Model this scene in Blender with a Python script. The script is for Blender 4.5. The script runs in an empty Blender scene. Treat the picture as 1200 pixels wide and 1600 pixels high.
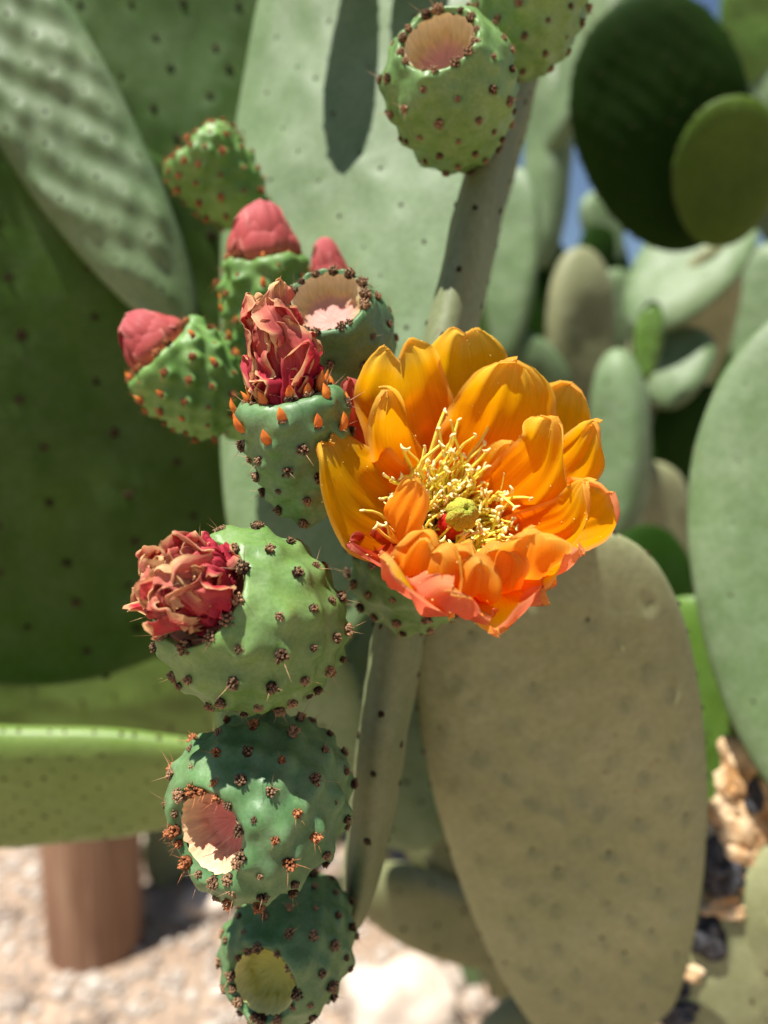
import bpy, math, random
import numpy as np
from mathutils import Vector, Matrix, Quaternion, noise as mn

# ------------------------------------------------------------------ camera, sky, sun, exposure
scene = bpy.context.scene
col = scene.collection
random.seed(7)
PITCH = math.radians(-8)
CAM = Vector((0, 0, 1.05))
KP = math.tan(math.radians(67) / 2) / 800.0          # tangent per photo pixel
RT = Vector((1, 0, 0))
FW = Vector((0, math.cos(PITCH), math.sin(PITCH)))
UP = Vector((0, -math.sin(PITCH), math.cos(PITCH)))

cam_d = bpy.data.cameras.new('camera')
cam_d.sensor_fit = 'VERTICAL'
cam_d.sensor_width = 36; cam_d.sensor_height = 36
cam_d.lens = 18 / math.tan(math.radians(67) / 2)
cam_d.clip_start = 0.01; cam_d.clip_end = 3000
cam_d.dof.use_dof = True
cam_d.dof.focus_distance = 0.212
cam_d.dof.aperture_fstop = 6.2
cam_o = bpy.data.objects.new('camera', cam_d)
cam_o.location = CAM
cam_o.rotation_euler = (math.radians(90) + PITCH, 0, 0)
col.objects.link(cam_o)
scene.camera = cam_o

SUN = Vector((-0.26, -0.20, 0.93)).normalized()       # direction towards the sun
elev = math.asin(SUN.z); azim = math.atan2(SUN.x, SUN.y)
world = bpy.data.worlds.new('World'); scene.world = world; world.use_nodes = True
wn = world.node_tree; wn.nodes.clear()
sky = wn.nodes.new('ShaderNodeTexSky'); sky.sky_type = 'NISHITA'; sky.sun_disc = False
sky.sun_elevation = elev; sky.sun_rotation = azim; sky.altitude = 400
sky.air_density = 1.0; sky.dust_density = 0.4; sky.ozone_density = 1.6
bg = wn.nodes.new('ShaderNodeBackground'); bg.inputs[1].default_value = 0.05
wo = wn.nodes.new('ShaderNodeOutputWorld')
wn.links.new(sky.outputs[0], bg.inputs[0]); wn.links.new(bg.outputs[0], wo.inputs[0])

sun_d = bpy.data.lights.new('sun', 'SUN'); sun_d.energy = 5.0; sun_d.angle = math.radians(0.53)
sun_d.color = (1.0, 0.965, 0.90)
sun_o = bpy.data.objects.new('sun', sun_d); col.objects.link(sun_o)
sun_o.location = (-2, -1, 5)
sun_o.rotation_euler = SUN.to_track_quat('Z', 'Y').to_euler()

vs = scene.view_settings
vs.view_transform = 'Standard'; vs.look = 'None'; vs.gamma = 1; vs.use_curve_mapping = False
vs.exposure = 0.86
scene.render.engine = 'CYCLES'
scene.cycles.use_denoising = True
scene.cycles.max_bounces = 10; scene.cycles.diffuse_bounces = 5; scene.cycles.transmission_bounces = 6
scene.cycles.sample_clamp_indirect = 6

# ------------------------------------------------------------------ helpers
def V(px, py, d):
    """a place in the world: seen at photo pixel px,py, d metres ahead"""
    return CAM + d * (FW + (px - 600) * KP * RT - (py - 800) * KP * UP)
def D(x, y, z):
    """direction: right, up, towards the viewer"""
    return (x * RT + y * UP - z * FW).normalized()
def npv(v): return np.array((v.x, v.y, v.z))

def tag(o, label=None, cat=None, group=None, kind=None):
    if label: o['label'] = label
    if cat: o['category'] = cat
    if group: o['group'] = group
    if kind: o['kind'] = kind
    return o
def empty(name, loc):
    o = bpy.data.objects.new(name, None); o.empty_display_size = 0.01
    o.location = loc; col.objects.link(o); return o
def new_mesh(name, verts, faces, mat, smooth=True, uvs=None):
    me = bpy.data.meshes.new(name)
    me.from_pydata([tuple(map(float, v)) for v in verts], [], [tuple(int(i) for i in f) for f in faces])
    if uvs is not None:
        ul = me.uv_layers.new(name='UVMap')
        idx = np.empty(len(me.loops), dtype=np.int32); me.loops.foreach_get('vertex_index', idx)
        ul.data.foreach_set('uv', np.asarray(uvs, dtype=np.float32)[idx].ravel())
    if mat: me.materials.append(mat)
    if smooth: me.polygons.foreach_set('use_smooth', [True] * len(me.polygons))
    me.update(); return me
def world_loc(o):
    p = Vector((0, 0, 0))
    while o is not None:
        p += o.location; o = o.parent
    return p
def link(name, me, parent=None, loc=(0, 0, 0), rot=None, scale=None):
    o = bpy.data.objects.new(name, me); o.location = loc
    if rot is not None: o.rotation_mode = 'QUATERNION'; o.rotation_quaternion = rot
    if scale is not None: o.scale = scale if hasattr(scale, '__len__') else (scale,) * 3
    o.parent = parent; col.objects.link(o); return o
def world_part(name, verts, faces, mat, parent, uvs=None, origin=None, smooth=True):
    """verts in world space -> object parented under an unrotated parent"""
    base = world_loc(parent) if parent else Vector((0, 0, 0))
    org = npv(origin) if origin is not None else np.mean(np.asarray(verts), axis=0)
    me = new_mesh(name, np.asarray(verts) - org, faces, mat, smooth, uvs)
    return link(name, me, parent, Vector(org) - base)
def crom(pts, n):
    """Catmull-Rom through points"""
    P = [np.array(p, float) for p in pts]; P = [2 * P[0] - P[1]] + P + [2 * P[-1] - P[-2]]
    out = []; segs = len(P) - 3
    for i in range(n):
        u = i / (n - 1) * segs; k = min(int(u), segs - 1); t = u - k
        a, b, c, d = P[k:k + 4]
        out.append(0.5 * (2 * b + (c - a) * t + (2 * a - 5 * b + 4 * c - d) * t * t + (3 * b - a - 3 * c + d) * t ** 3))
    return np.array(out)
def frame_from(a, hint):
    a = a.normalized(); e1 = (hint - a * hint.dot(a)).normalized(); return e1, a.cross(e1), a
def nz(x, y, z): return mn.noise(Vector((x, y, z)))

# ------------------------------------------------------------------ materials
def mat_new(name):
    m = bpy.data.materials.new(name); m.use_nodes = True
    nt = m.node_tree; nt.nodes.clear()
    out = nt.nodes.new('ShaderNodeOutputMaterial')
    def N(t, **kw):
        n = nt.nodes.new(t)
        for k, v in kw.items():
            if k in ('inp',):
                for kk, vv in v.items(): n.inputs[kk].default_value = vv
            else: setattr(n, k, v)
        return n
    return m, nt, N, out
def L(nt, a, b): nt.links.new(a, b)
def c4(c): return (c[0], c[1], c[2], 1)
def ramp(N, stops, interp='LINEAR'):
    r = N('ShaderNodeValToRGB'); cr = r.color_ramp; cr.interpolation = interp
    while len(cr.elements) < len(stops): cr.elements.new(0.5)
    for e, (p, c) in zip(cr.elements, stops): e.position = p; e.color = c4(c) if len(c) == 3 else c
    return r
def mix(nt, N, fac, a, b, mode='MIX'):
    n = N('ShaderNodeMix', data_type='RGBA', blend_type=mode)
    for sock, v in ((n.inputs[0], fac), (n.inputs[6], a), (n.inputs[7], b)):
        if hasattr(v, 'is_output'): L(nt, v, sock)
        elif isinstance(v, (int, float)): sock.default_value = v
        else: sock.default_value = c4(v)
    return n.outputs[2]

def mat_skin(name, c1, c2, speck, rough=0.5, sss=0.15, scale=1.0, bump=0.25, rad=0.004, spec=0.4, bloom=0.35):
    """waxy cactus skin: two greens in soft blotches, pale bloom, fine specks"""
    m, nt, N, out = mat_new(name)
    tc = N('ShaderNodeTexCoord'); geo = N('ShaderNodeNewGeometry')
    n1 = N('ShaderNodeTexNoise', inp={'Scale': 38 * scale, 'Detail': 5, 'Roughness': 0.6}); L(nt, geo.outputs['Position'], n1.inputs[0])
    n2 = N('ShaderNodeTexNoise', inp={'Scale': 140 * scale, 'Detail': 6, 'Roughness': 0.7}); L(nt, geo.outputs['Position'], n2.inputs[0])
    n3 = N('ShaderNodeTexNoise', inp={'Scale': 900 * scale, 'Detail': 3, 'Roughness': 0.6}); L(nt, geo.outputs['Position'], n3.inputs[0])
    r1 = ramp(N, [(0.35, c1), (0.65, c2)]); L(nt, n1.outputs[0], r1.inputs[0])
    pale = tuple(min(1, 0.6 * a + 0.19 * w) for a, w in zip(c2, (1.0, 1.05, 0.95)))
    r2 = ramp(N, [(0.42, (0, 0, 0)), (0.72, (bloom,) * 3)]); L(nt, n2.outputs[0], r2.inputs[0])
    c = mix(nt, N, r2.outputs[0], r1.outputs[0], pale)
    vo = N('ShaderNodeTexVoronoi', inp={'Scale': 420 * scale}); L(nt, geo.outputs['Position'], vo.inputs[0])
    r3 = ramp(N, [(0.10, (0.75,) * 3), (0.22, (0, 0, 0))]); L(nt, vo.outputs['Distance'], r3.inputs[0])
    r4 = ramp(N, [(0.56, (0, 0, 0)), (0.66, (1, 1, 1))]); L(nt, n1.outputs[0], r4.inputs[0])
    f = N('ShaderNodeMath', operation='MULTIPLY'); L(nt, r3.outputs[0], f.inputs[0]); L(nt, r4.outputs[0], f.inputs[1])
    c = mix(nt, N, f.outputs[0], c, speck)
    mo = ramp(N, [(0.3, (0.84, 0.86, 0.80)), (0.7, (1.10, 1.10, 1.12))]); L(nt, n3.outputs[0], mo.inputs[0])
    c = mix(nt, N, 1.0, c, mo.outputs[0], 'MULTIPLY')
    n4 = N('ShaderNodeTexNoise', inp={'Scale': 14 * scale, 'Detail': 3}); L(nt, geo.outputs['Position'], n4.inputs[0])
    m4 = ramp(N, [(0.3, (0.86, 0.84, 0.78)), (0.7, (1.10, 1.11, 1.08))]); L(nt, n4.outputs[0], m4.inputs[0])
    c = mix(nt, N, 1.0, c, m4.outputs[0], 'MULTIPLY')
    p = N('ShaderNodeBsdfPrincipled', inp={'Roughness': rough, 'Specular IOR Level': spec, 'Subsurface Weight': sss, 'Subsurface Scale': rad})
    p.inputs['Subsurface Radius'].default_value = (0.7, 1.0, 0.25)
    L(nt, c, p.inputs['Base Color'])
    rr = N('ShaderNodeMapRange', inp={3: rough - 0.1, 4: rough + 0.14}); L(nt, n2.outputs[0], rr.inputs[0]); L(nt, rr.outputs[0], p.inputs['Roughness'])
    ad = N('ShaderNodeMath', operation='MULTIPLY_ADD', inp={1: 0.4}); L(nt, n3.outputs[0], ad.inputs[0]); L(nt, n2.outputs[0], ad.inputs[2])
    b = N('ShaderNodeBump', inp={'Strength': bump, 'Distance': 0.0006}); L(nt, ad.outputs[0], b.inputs['Height']); L(nt, b.outputs[0], p.inputs['Normal'])
    L(nt, p.outputs[0], out.inputs[0]); return m

def mat_petal(name, inner, outer, edge, transl=0.60, vein=0.17, rough=0.5, dry=False):
    """thin petal: one colour run from base to tip inside, another on the outside, light passes through"""
    m, nt, N, out = mat_new(name)
    uv = N('ShaderNodeUVMap'); sep = N('ShaderNodeSeparateXYZ'); L(nt, uv.outputs[0], sep.inputs[0])
    geo = N('ShaderNodeNewGeometry')
    mp = N('ShaderNodeMapping'); mp.inputs['Scale'].default_value = (2.5, 95, 1); L(nt, uv.outputs[0], mp.inputs[0])
    nv = N('ShaderNodeTexNoise', inp={'Scale': 1.0, 'Detail': 4, 'Roughness': 0.6}); L(nt, mp.outputs[0], nv.inputs[0])
    nb = N('ShaderNodeTexNoise', inp={'Scale': 130, 'Detail': 4}); L(nt, geo.outputs['Position'], nb.inputs[0])
    t = N('ShaderNodeMath', operation='MULTIPLY_ADD', inp={1: 0.30}); L(nt, nb.outputs[0], t.inputs[0])
    s = N('ShaderNodeMath', operation='SUBTRACT', inp={1: 0.15}); L(nt, sep.outputs[0], s.inputs[0]); L(nt, s.outputs[0], t.inputs[2])
    ri = ramp(N, inner); ro = ramp(N, outer); L(nt, t.outputs[0], ri.inputs[0]); L(nt, t.outputs[0], ro.inputs[0])
    c = mix(nt, N, geo.outputs['Backfacing'], ri.outputs[0], ro.outputs[0])
    # pale margin, |v| near 1 or tip
    a = N('ShaderNodeMath', operation='SUBTRACT', inp={1: 0.5}); L(nt, sep.outputs[1], a.inputs[0])
    ab = N('ShaderNodeMath', operation='ABSOLUTE'); L(nt, a.outputs[0], ab.inputs[0])
    a2 = N('ShaderNodeMath', operation='MULTIPLY', inp={1: 2.0}); L(nt, ab.outputs[0], a2.inputs[0])
    mx = N('ShaderNodeMath', operation='MAXIMUM'); L(nt, a2.outputs[0], mx.inputs[0]); L(nt, sep.outputs[0], mx.inputs[1])
    ed = N('ShaderNodeMath', operation='MULTIPLY_ADD', inp={1: 0.35 if dry else 0.10}); L(nt, nb.outputs[0], ed.inputs[0])
    sb = N('ShaderNodeMath', operation='SUBTRACT', inp={1: 0.17 if dry else 0.05}); L(nt, mx.outputs[0], sb.inputs[0]); L(nt, sb.outputs[0], ed.inputs[2])
    re = ramp(N, [(0.88 if dry else 0.86, (0, 0, 0)), (1.0, (0.95 if dry else 0.6,) * 3)]); L(nt, ed.outputs[0], re.inputs[0])
    c = mix(nt, N, re.outputs[0], c, edge)
    rv = ramp(N, [(0.3, (1 - vein,) * 3), (0.6, (1, 1, 1))]); L(nt, nv.outputs[0], rv.inputs[0])
    c = mix(nt, N, 1.0, c, rv.outputs[0], 'MULTIPLY')
    p = N('ShaderNodeBsdfPrincipled', inp={'Roughness': rough, 'Specular IOR Level': 0.10})
    L(nt, c, p.inputs['Base Color'])
    bm = N('ShaderNodeBump', inp={'Strength': 0.55, 'Distance': 0.0003}); L(nt, nv.outputs[0], bm.inputs['Height']); L(nt, bm.outputs[0], p.inputs['Normal'])
    tr = N('ShaderNodeBsdfTranslucent'); L(nt, c, tr.inputs[0])
    ms = N('ShaderNodeMixShader', inp={0: transl}); L(nt, p.outputs[0], ms.inputs[1]); L(nt, tr.outputs[0], ms.inputs[2])
    L(nt, ms.outputs[0], out.inputs[0]); return m

def mat_simple(name, c1, c2, scale=200, rough=0.6, sss=0.0, bump=0.3, dist=0.0005, spec=0.3, detail=5):
    m, nt, N, out = mat_new(name)
    geo = N('ShaderNodeNewGeometry')
    n = N('ShaderNodeTexNoise', inp={'Scale': scale, 'Detail': detail, 'Roughness': 0.65}); L(nt, geo.outputs['Position'], n.inputs[0])
    r = ramp(N, [(0.35, c1), (0.65, c2)]); L(nt, n.outputs[0], r.inputs[0])
    p = N('ShaderNodeBsdfPrincipled', inp={'Roughness': rough, 'Subsurface Weight': sss, 'Subsurface Scale': 0.003, 'Specular IOR Level': spec}); L(nt, r.outputs[0], p.inputs['Base Color'])
    b = N('ShaderNodeBump', inp={'Strength': bump, 'Distance': dist}); L(nt, n.outputs[0], b.inputs['Height']); L(nt, b.outputs[0], p.inputs['Normal'])
    L(nt, p.outputs[0], out.inputs[0]); return m

def mat_tuft(name, base, tip):
    """areole wool: dark at the root, tan bristle tips (object-space height)"""
    m, nt, N, out = mat_new(name)
    tc = N('ShaderNodeTexCoord'); sep = N('ShaderNodeSeparateXYZ'); L(nt, tc.outputs['Object'], sep.inputs[0])
    n = N('ShaderNodeTexNoise', inp={'Scale': 2.2, 'Detail': 4}); L(nt, tc.outputs['Object'], n.inputs[0])
    oi = N('ShaderNodeObjectInfo')
    ad = N('ShaderNodeMath', operation='MULTIPLY_ADD', inp={1: 0.9}); L(nt, n.outputs[0], ad.inputs[0])
    s = N('ShaderNodeMath', operation='MULTIPLY_ADD', inp={1: 0.45, 2: -0.32}); L(nt, sep.outputs[2], s.inputs[0]); L(nt, s.outputs[0], ad.inputs[2])
    o2 = N('ShaderNodeMath', operation='MULTIPLY_ADD', inp={1: 0.3}); L(nt, oi.outputs['Random'], o2.inputs[0]); L(nt, ad.outputs[0], o2.inputs[2])
    r = ramp(N, [(0.28, base), (0.85, tip)]); L(nt, o2.outputs[0], r.inputs[0])  # brown roots, deepened to paint in the dark shade of their pits
    p = N('ShaderNodeBsdfPrincipled', inp={'Roughness': 0.8, 'Specular IOR Level': 0.15}); L(nt, r.outputs[0], p.inputs['Base Color'])
    L(nt, p.outputs[0], out.inputs[0]); return m

M = {}
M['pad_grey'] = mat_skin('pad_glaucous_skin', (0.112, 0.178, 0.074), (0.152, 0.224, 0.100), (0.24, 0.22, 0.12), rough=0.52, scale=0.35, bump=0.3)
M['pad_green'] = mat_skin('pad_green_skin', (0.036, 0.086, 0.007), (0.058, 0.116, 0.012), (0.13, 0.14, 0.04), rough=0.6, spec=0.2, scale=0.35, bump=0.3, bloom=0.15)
M['pad_olive'] = mat_skin('pad_old_olive_skin', (0.215, 0.230, 0.110), (0.275, 0.280, 0.145), (0.20, 0.14, 0.07), rough=0.58, scale=0.35, bump=0.35, bloom=0.2)
M['pad_young'] = mat_skin('pad_young_skin', (0.085, 0.180, 0.020), (0.130, 0.240, 0.036), (0.2, 0.2, 0.06), rough=0.45, scale=0.35, bloom=0.1)
M['pad_pale'] = mat_skin('pad_pale_olive_skin', (0.125, 0.205, 0.036), (0.170, 0.250, 0.060), (0.2, 0.2, 0.06), rough=0.45, scale=0.35, bloom=0.1)
M['pad_fresh'] = mat_skin('pad_fresh_skin', (0.050, 0.098, 0.006), (0.078, 0.135, 0.010), (0.1, 0.12, 0.03), rough=0.55, spec=0.2, scale=0.35, bloom=0.05)
M['pad_edge'] = mat_skin('pad_khaki_green_skin', (0.130, 0.160, 0.070), (0.185, 0.205, 0.100), (0.20, 0.14, 0.07), rough=0.58, scale=0.35, bump=0.35, bloom=0.2)
M['pad_shaded'] = mat_skin('pad_shaded_skin', (0.009, 0.030, 0.001), (0.014, 0.042, 0.002), (0.03, 0.04, 0.01), rough=0.7, spec=0.08, scale=0.35, bloom=0.02)  # near-black green: shade of backlit pads and gaps put into the skin colour
M['fruit'] = mat_skin('fruit_skin', (0.090, 0.190, 0.045), (0.170, 0.285, 0.078), (0.30, 0.30, 0.16), rough=0.42, sss=0.25, rad=0.004, bump=0.3, bloom=0.3)
M['fruit_dark'] = mat_skin('fruit_blue_green_skin', (0.070, 0.165, 0.060), (0.140, 0.250, 0.095), (0.25, 0.28, 0.15), rough=0.42, sss=0.25, rad=0.004, bump=0.3, bloom=0.3)
M['bud'] = mat_skin('bud_green_skin', (0.085, 0.205, 0.032), (0.165, 0.300, 0.070), (0.3, 0.3, 0.1), rough=0.5, sss=0.3, rad=0.004, bump=0.25, bloom=0.2)
def mat_cup(name, rim, mid, deep):
    """hollow flesh: pale fibrous rim, coloured bottom"""
    m, nt, N, out = mat_new(name)
    uv = N('ShaderNodeUVMap'); sep = N('ShaderNodeSeparateXYZ'); L(nt, uv.outputs[0], sep.inputs[0])
    geo = N('ShaderNodeNewGeometry')
    n = N('ShaderNodeTexNoise', inp={'Scale': 160, 'Detail': 5}); L(nt, geo.outputs['Position'], n.inputs[0])
    mp = N('ShaderNodeMapping'); mp.inputs['Scale'].default_value = (3, 60, 1); L(nt, uv.outputs[0], mp.inputs[0])
    n2 = N('ShaderNodeTexNoise', inp={'Scale': 1, 'Detail': 4}); L(nt, mp.outputs[0], n2.inputs[0])
    t = N('ShaderNodeMath', operation='MULTIPLY_ADD', inp={1: .35}); L(nt, n.outputs[0], t.inputs[0])
    q = N('ShaderNodeMath', operation='SUBTRACT', inp={1: .17}); L(nt, sep.outputs[0], q.inputs[0]); L(nt, q.outputs[0], t.inputs[2])
    r = ramp(N, [(0.0, tuple(min(.85, c * 1.3) for c in rim)), (.10, rim), (.38, mid), (.75, deep)]); L(nt, t.outputs[0], r.inputs[0])
    rv = ramp(N, [(.3, (.78,) * 3), (.6, (1, 1, 1))]); L(nt, n2.outputs[0], rv.inputs[0])
    c = mix(nt, N, 1.0, r.outputs[0], rv.outputs[0], 'MULTIPLY')
    p = N('ShaderNodeBsdfPrincipled', inp={'Roughness': .6, 'Subsurface Weight': .25, 'Subsurface Scale': .003}); L(nt, c, p.inputs['Base Color'])
    b = N('ShaderNodeBump', inp={'Strength': .5, 'Distance': .0006}); L(nt, n2.outputs[0], b.inputs['Height']); L(nt, b.outputs[0], p.inputs['Normal'])
    L(nt, p.outputs[0], out.inputs[0]); return m
M['cup_pink'] = mat_cup('cup_pink_flesh', (0.66, 0.45, 0.25), (0.66, 0.36, 0.22), (0.66, 0.20, 0.17))
M['cup_tan'] = mat_cup('cup_tan_flesh', (0.64, 0.52, 0.30), (0.50, 0.38, 0.17), (0.56, 0.25, 0.20))
M['cup_yellow'] = mat_cup('cup_yellow_flesh', (0.68, 0.64, 0.26), (0.52, 0.50, 0.12), (0.56, 0.54, 0.12))
M['tuft'] = mat_tuft('areole_bristles', (0.030, 0.016, 0.009), (0.45, 0.27, 0.15))
M['tuft_pad'] = mat_tuft('pad_areole_wool', (0.014, 0.010, 0.005), (0.13, 0.085, 0.04))
M['tuft_rust'] = mat_tuft('areole_rusty_bristles', (0.10, 0.03, 0.01), (0.48, 0.19, 0.08))
M['hair'] = mat_simple('bristle', (0.45, 0.22, 0.09), (0.55, 0.30, 0.14), 300, 0.5)
M['scale'] = mat_simple('orange_scale_leaf', (0.52, 0.10, 0.02), (0.70, 0.24, 0.03), 260, 0.4, 0.2)
O_in = [(0.02, (0.80, 0.07, 0.002)), (0.35, (0.98, 0.22, 0.001)), (0.65, (0.98, 0.39, 0.001)), (0.98, (0.95, 0.54, 0.006))]
O_out = [(0.02, (0.75, 0.11, 0.008)), (0.45, (0.95, 0.23, 0.008)), (0.95, (0.95, 0.38, 0.02))]
P_out = [(0.02, (0.42, 0.05, 0.02)), (0.45, (0.78, 0.16, 0.075)), (0.98, (0.86, 0.26, 0.13))]
R_out = [(0.02, (0.35, 0.03, 0.02)), (0.6, (0.60, 0.06, 0.03)), (0.98, (0.78, 0.2, 0.08))]
M['petal'] = mat_petal('orange_petal', O_in, O_out, (0.88, 0.60, 0.14))  # pale edge tone doubles as a painted highlight along the lip
M['petal_pink'] = mat_petal('orange_petal_pink_outside', O_in, P_out, (0.90, 0.46, 0.20))
M['petal_red'] = mat_petal('red_outer_petal', [(0.0, (0.55, 0.04, 0.01)), (0.6, (0.70, 0.09, 0.02)), (1, (0.55, 0.05, 0.04))], R_out, (0.7, 0.25, 0.2))
M['petal_dry'] = mat_petal('withered_petal', [(0.0, (0.20, 0.006, 0.02)), (0.45, (0.55, 0.02, 0.05)), (0.95, (0.72, 0.12, 0.11))],
                           [(0.0, (0.26, 0.008, 0.03)), (0.5, (0.58, 0.05, 0.08)), (0.95, (0.74, 0.26, 0.17))], (0.86, 0.55, 0.27), transl=0.36, vein=0.3, rough=0.5, dry=True)
M['bud_petal'] = mat_petal('pink_bud_petal', [(0.0, (0.5, 0.05, 0.05)), (1, (0.6, 0.1, 0.1))],
                           [(0.0, (0.60, 0.20, 0.11)), (0.4, (0.50, 0.095, 0.090)), (0.95, (0.55, 0.13, 0.14))], (0.72, 0.36, 0.28), transl=0.12, vein=0.35, rough=0.45)
M['filament'] = mat_simple('stamen_filament', (0.80, 0.66, 0.06), (0.88, 0.78, 0.16), 300, 0.5, 0.2)
M['anther'] = mat_simple('anther', (0.84, 0.72, 0.26), (0.90, 0.82, 0.44), 900, 0.7, 0.1)
M['style'] = mat_simple('red_style', (0.55, 0.01, 0.015), (0.68, 0.03, 0.03), 500, 0.4, 0.2)
M['stigma'] = mat_simple('stigma', (0.30, 0.32, 0.02), (0.58, 0.58, 0.08), 2200, 0.75, 0.2, bump=0.9, dist=0.0008)
M['pollen'] = mat_simple('pollen', (0.88, 0.62, 0.12), (0.92, 0.76, 0.3), 300, 0.7)
M['cork'] = mat_simple('tan_cork', (0.42, 0.20, 0.06), (0.78, 0.62, 0.40), 45, 0.85, bump=1.0, dist=0.003)
M['char'] = mat_simple('black_scar', (0.012, 0.011, 0.012), (0.10, 0.10, 0.11), 160, 0.75, bump=1.0, dist=0.003)
def mat_wood():
    m, nt, N, out = mat_new('post_wood')
    geo = N('ShaderNodeNewGeometry'); mp = N('ShaderNodeMapping'); mp.inputs['Scale'].default_value = (45, 45, 2.5); L(nt, geo.outputs['Position'], mp.inputs[0])
    n = N('ShaderNodeTexNoise', inp={'Scale': 1, 'Detail': 6, 'Roughness': .7}); L(nt, mp.outputs[0], n.inputs[0])
    r = ramp(N, [(.3, (.14, .065, .035)), (.5, (.28, .145, .08)), (.72, (.42, .27, .17))]); L(nt, n.outputs[0], r.inputs[0])
    p = N('ShaderNodeBsdfPrincipled', inp={'Roughness': .85}); L(nt, r.outputs[0], p.inputs['Base Color'])
    b = N('ShaderNodeBump', inp={'Strength': .8, 'Distance': .006}); L(nt, n.outputs[0], b.inputs['Height']); L(nt, b.outputs[0], p.inputs['Normal'])
    L(nt, p.outputs[0], out.inputs[0]); return m
M['wood'] = mat_wood()
M['stone'] = mat_simple('stone', (0.46, 0.36, 0.28), (0.68, 0.58, 0.48), 18, 0.85, bump=0.8, dist=0.004)
M['pebble'] = mat_simple('pebble', (0.22, 0.165, 0.125), (0.54, 0.47, 0.40), 9, 0.85, bump=0.6, dist=0.002, detail=2)

def mat_ground():
    m, nt, N, out = mat_new('gravel_ground')
    geo = N('ShaderNodeNewGeometry')
    v = N('ShaderNodeTexVoronoi', inp={'Scale': 55}); L(nt, geo.outputs['Position'], v.inputs[0])
    n = N('ShaderNodeTexNoise', inp={'Scale': 3, 'Detail': 8, 'Roughness': 0.7}); L(nt, geo.outputs['Position'], n.inputs[0])
    r = ramp(N, [(0.3, (0.28, 0.195, 0.135)), (0.7, (0.39, 0.295, 0.215))]); L(nt, n.outputs[0], r.inputs[0])
    hs = N('ShaderNodeSeparateColor'); L(nt, v.outputs['Color'], hs.inputs[0])
    rg = ramp(N, [(0.0, (0.75,) * 3), (1.0, (1.2, 1.18, 1.15))]); L(nt, hs.outputs[0], rg.inputs[0])
    c = mix(nt, N, 1.0, r.outputs[0], rg.outputs[0], 'MULTIPLY')
    p = N('ShaderNodeBsdfPrincipled', inp={'Roughness': 0.9}); L(nt, c, p.inputs['Base Color'])
    b = N('ShaderNodeBump', inp={'Strength': 0.8, 'Distance': 0.01}); b.invert = True; L(nt, v.outputs['Distance'], b.inputs['Height']); L(nt, b.outputs[0], p.inputs['Normal'])
    L(nt, p.outputs[0], out.inputs[0]); return m
M['ground'] = mat_ground()

# ------------------------------------------------------------------ shared small pieces
def ico(sub=1):
    t = (1 + 5 ** .5) / 2
    v = [(-1, t, 0), (1, t, 0), (-1, -t, 0), (1, -t, 0), (0, -1, t), (0, 1, t), (0, -1, -t), (0, 1, -t), (t, 0, -1), (t, 0, 1), (-t, 0, -1), (-t, 0, 1)]
    v = [Vector(p).normalized() for p in v]
    f = [(0, 11, 5), (0, 5, 1), (0, 1, 7), (0, 7, 10), (0, 10, 11), (1, 5, 9), (5, 11, 4), (11, 10, 2), (10, 7, 6), (7, 1, 8), (3, 9, 4), (3, 4, 2), (3, 2, 6), (3, 6, 8), (3, 8, 9), (4, 9, 5), (2, 4, 11), (6, 2, 10), (8, 6, 7), (9, 8, 1)]
    for _ in range(sub):
        cache = {}; nf = []
        def mid(a, b):
            k = (min(a, b), max(a, b))
            if k not in cache: v.append(((v[a] + v[b]) / 2).normalized()); cache[k] = len(v) - 1
            return cache[k]
        for a, b, c in f:
            ab, bc, ca = mid(a, b), mid(b, c), mid(c, a); nf += [(a, ab, ca), (b, bc, ab), (c, ca, bc), (ab, bc, ca)]
        f = nf
    return np.array([tuple(p) for p in v]), f
ICO0, ICO1, ICO2, ICO3 = ico(0), ico(1), ico(2), ico(3)

def tuft_mesh(name, seed, mat, nb=16, hair=0, length=1.3):
    """a woolly areole of unit radius: a low cushion with stubby bristles"""
    rng = random.Random(seed); vs, fs = [], []
    v, f = ICO0
    for p in v: vs.append((p[0] * .8, p[1] * .8, p[2] * .45))
    fs += [tuple(q) for q in f]
    for i in range(nb):
        a = i * 2.4; r = 0.72 * math.sqrt((i + .5) / nb)
        c = Vector((r * math.cos(a) + rng.uniform(-.1, .1), r * math.sin(a) + rng.uniform(-.1, .1), .5 * length * (1 - r * r) * rng.uniform(.7, 1.25) + .1))
        w = rng.uniform(.15, .27); k = len(vs)
        d = Vector((c.x * .7 + rng.uniform(-.4, .4), c.y * .7 + rng.uniform(-.4, .4), 1)).normalized(); e1, e2, _ = frame_from(d, Vector((1, .3, .1)))
        for h_, q_ in ((-1.6, .7), (.2, 1.0), (1.2, .55)):
            for j in range(4): vs.append(tuple(c + d * (h_ * w) + (e1 * math.cos(j * 1.571 + h_) + e2 * math.sin(j * 1.571 + h_)) * w * q_))
        for l_ in (0, 4):
            for j in range(4): fs.append((k + l_ + j, k + l_ + (j + 1) % 4, k + l_ + 4 + (j + 1) % 4, k + l_ + 4 + j))
        fs.append((k + 8, k + 9, k + 10, k + 11))
    for i in range(hair):
        a = rng.uniform(0, 6.28); d = Vector((math.cos(a) * .6, math.sin(a) * .6, rng.uniform(.5, 1))).normalized()
        e1, e2, _ = frame_from(d, Vector((1, .3, .1))); k = len(vs); ln = rng.uniform(2.2, 3.8)
        for j in range(3): vs.append(tuple((e1 * math.cos(j * 2.094) + e2 * math.sin(j * 2.094)) * .07))
        vs.append(tuple(d * ln))
        for j in range(3): fs.append((k + j, k + (j + 1) % 3, k + 3))
    return new_mesh(name, vs, fs, mat, smooth=False)
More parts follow.
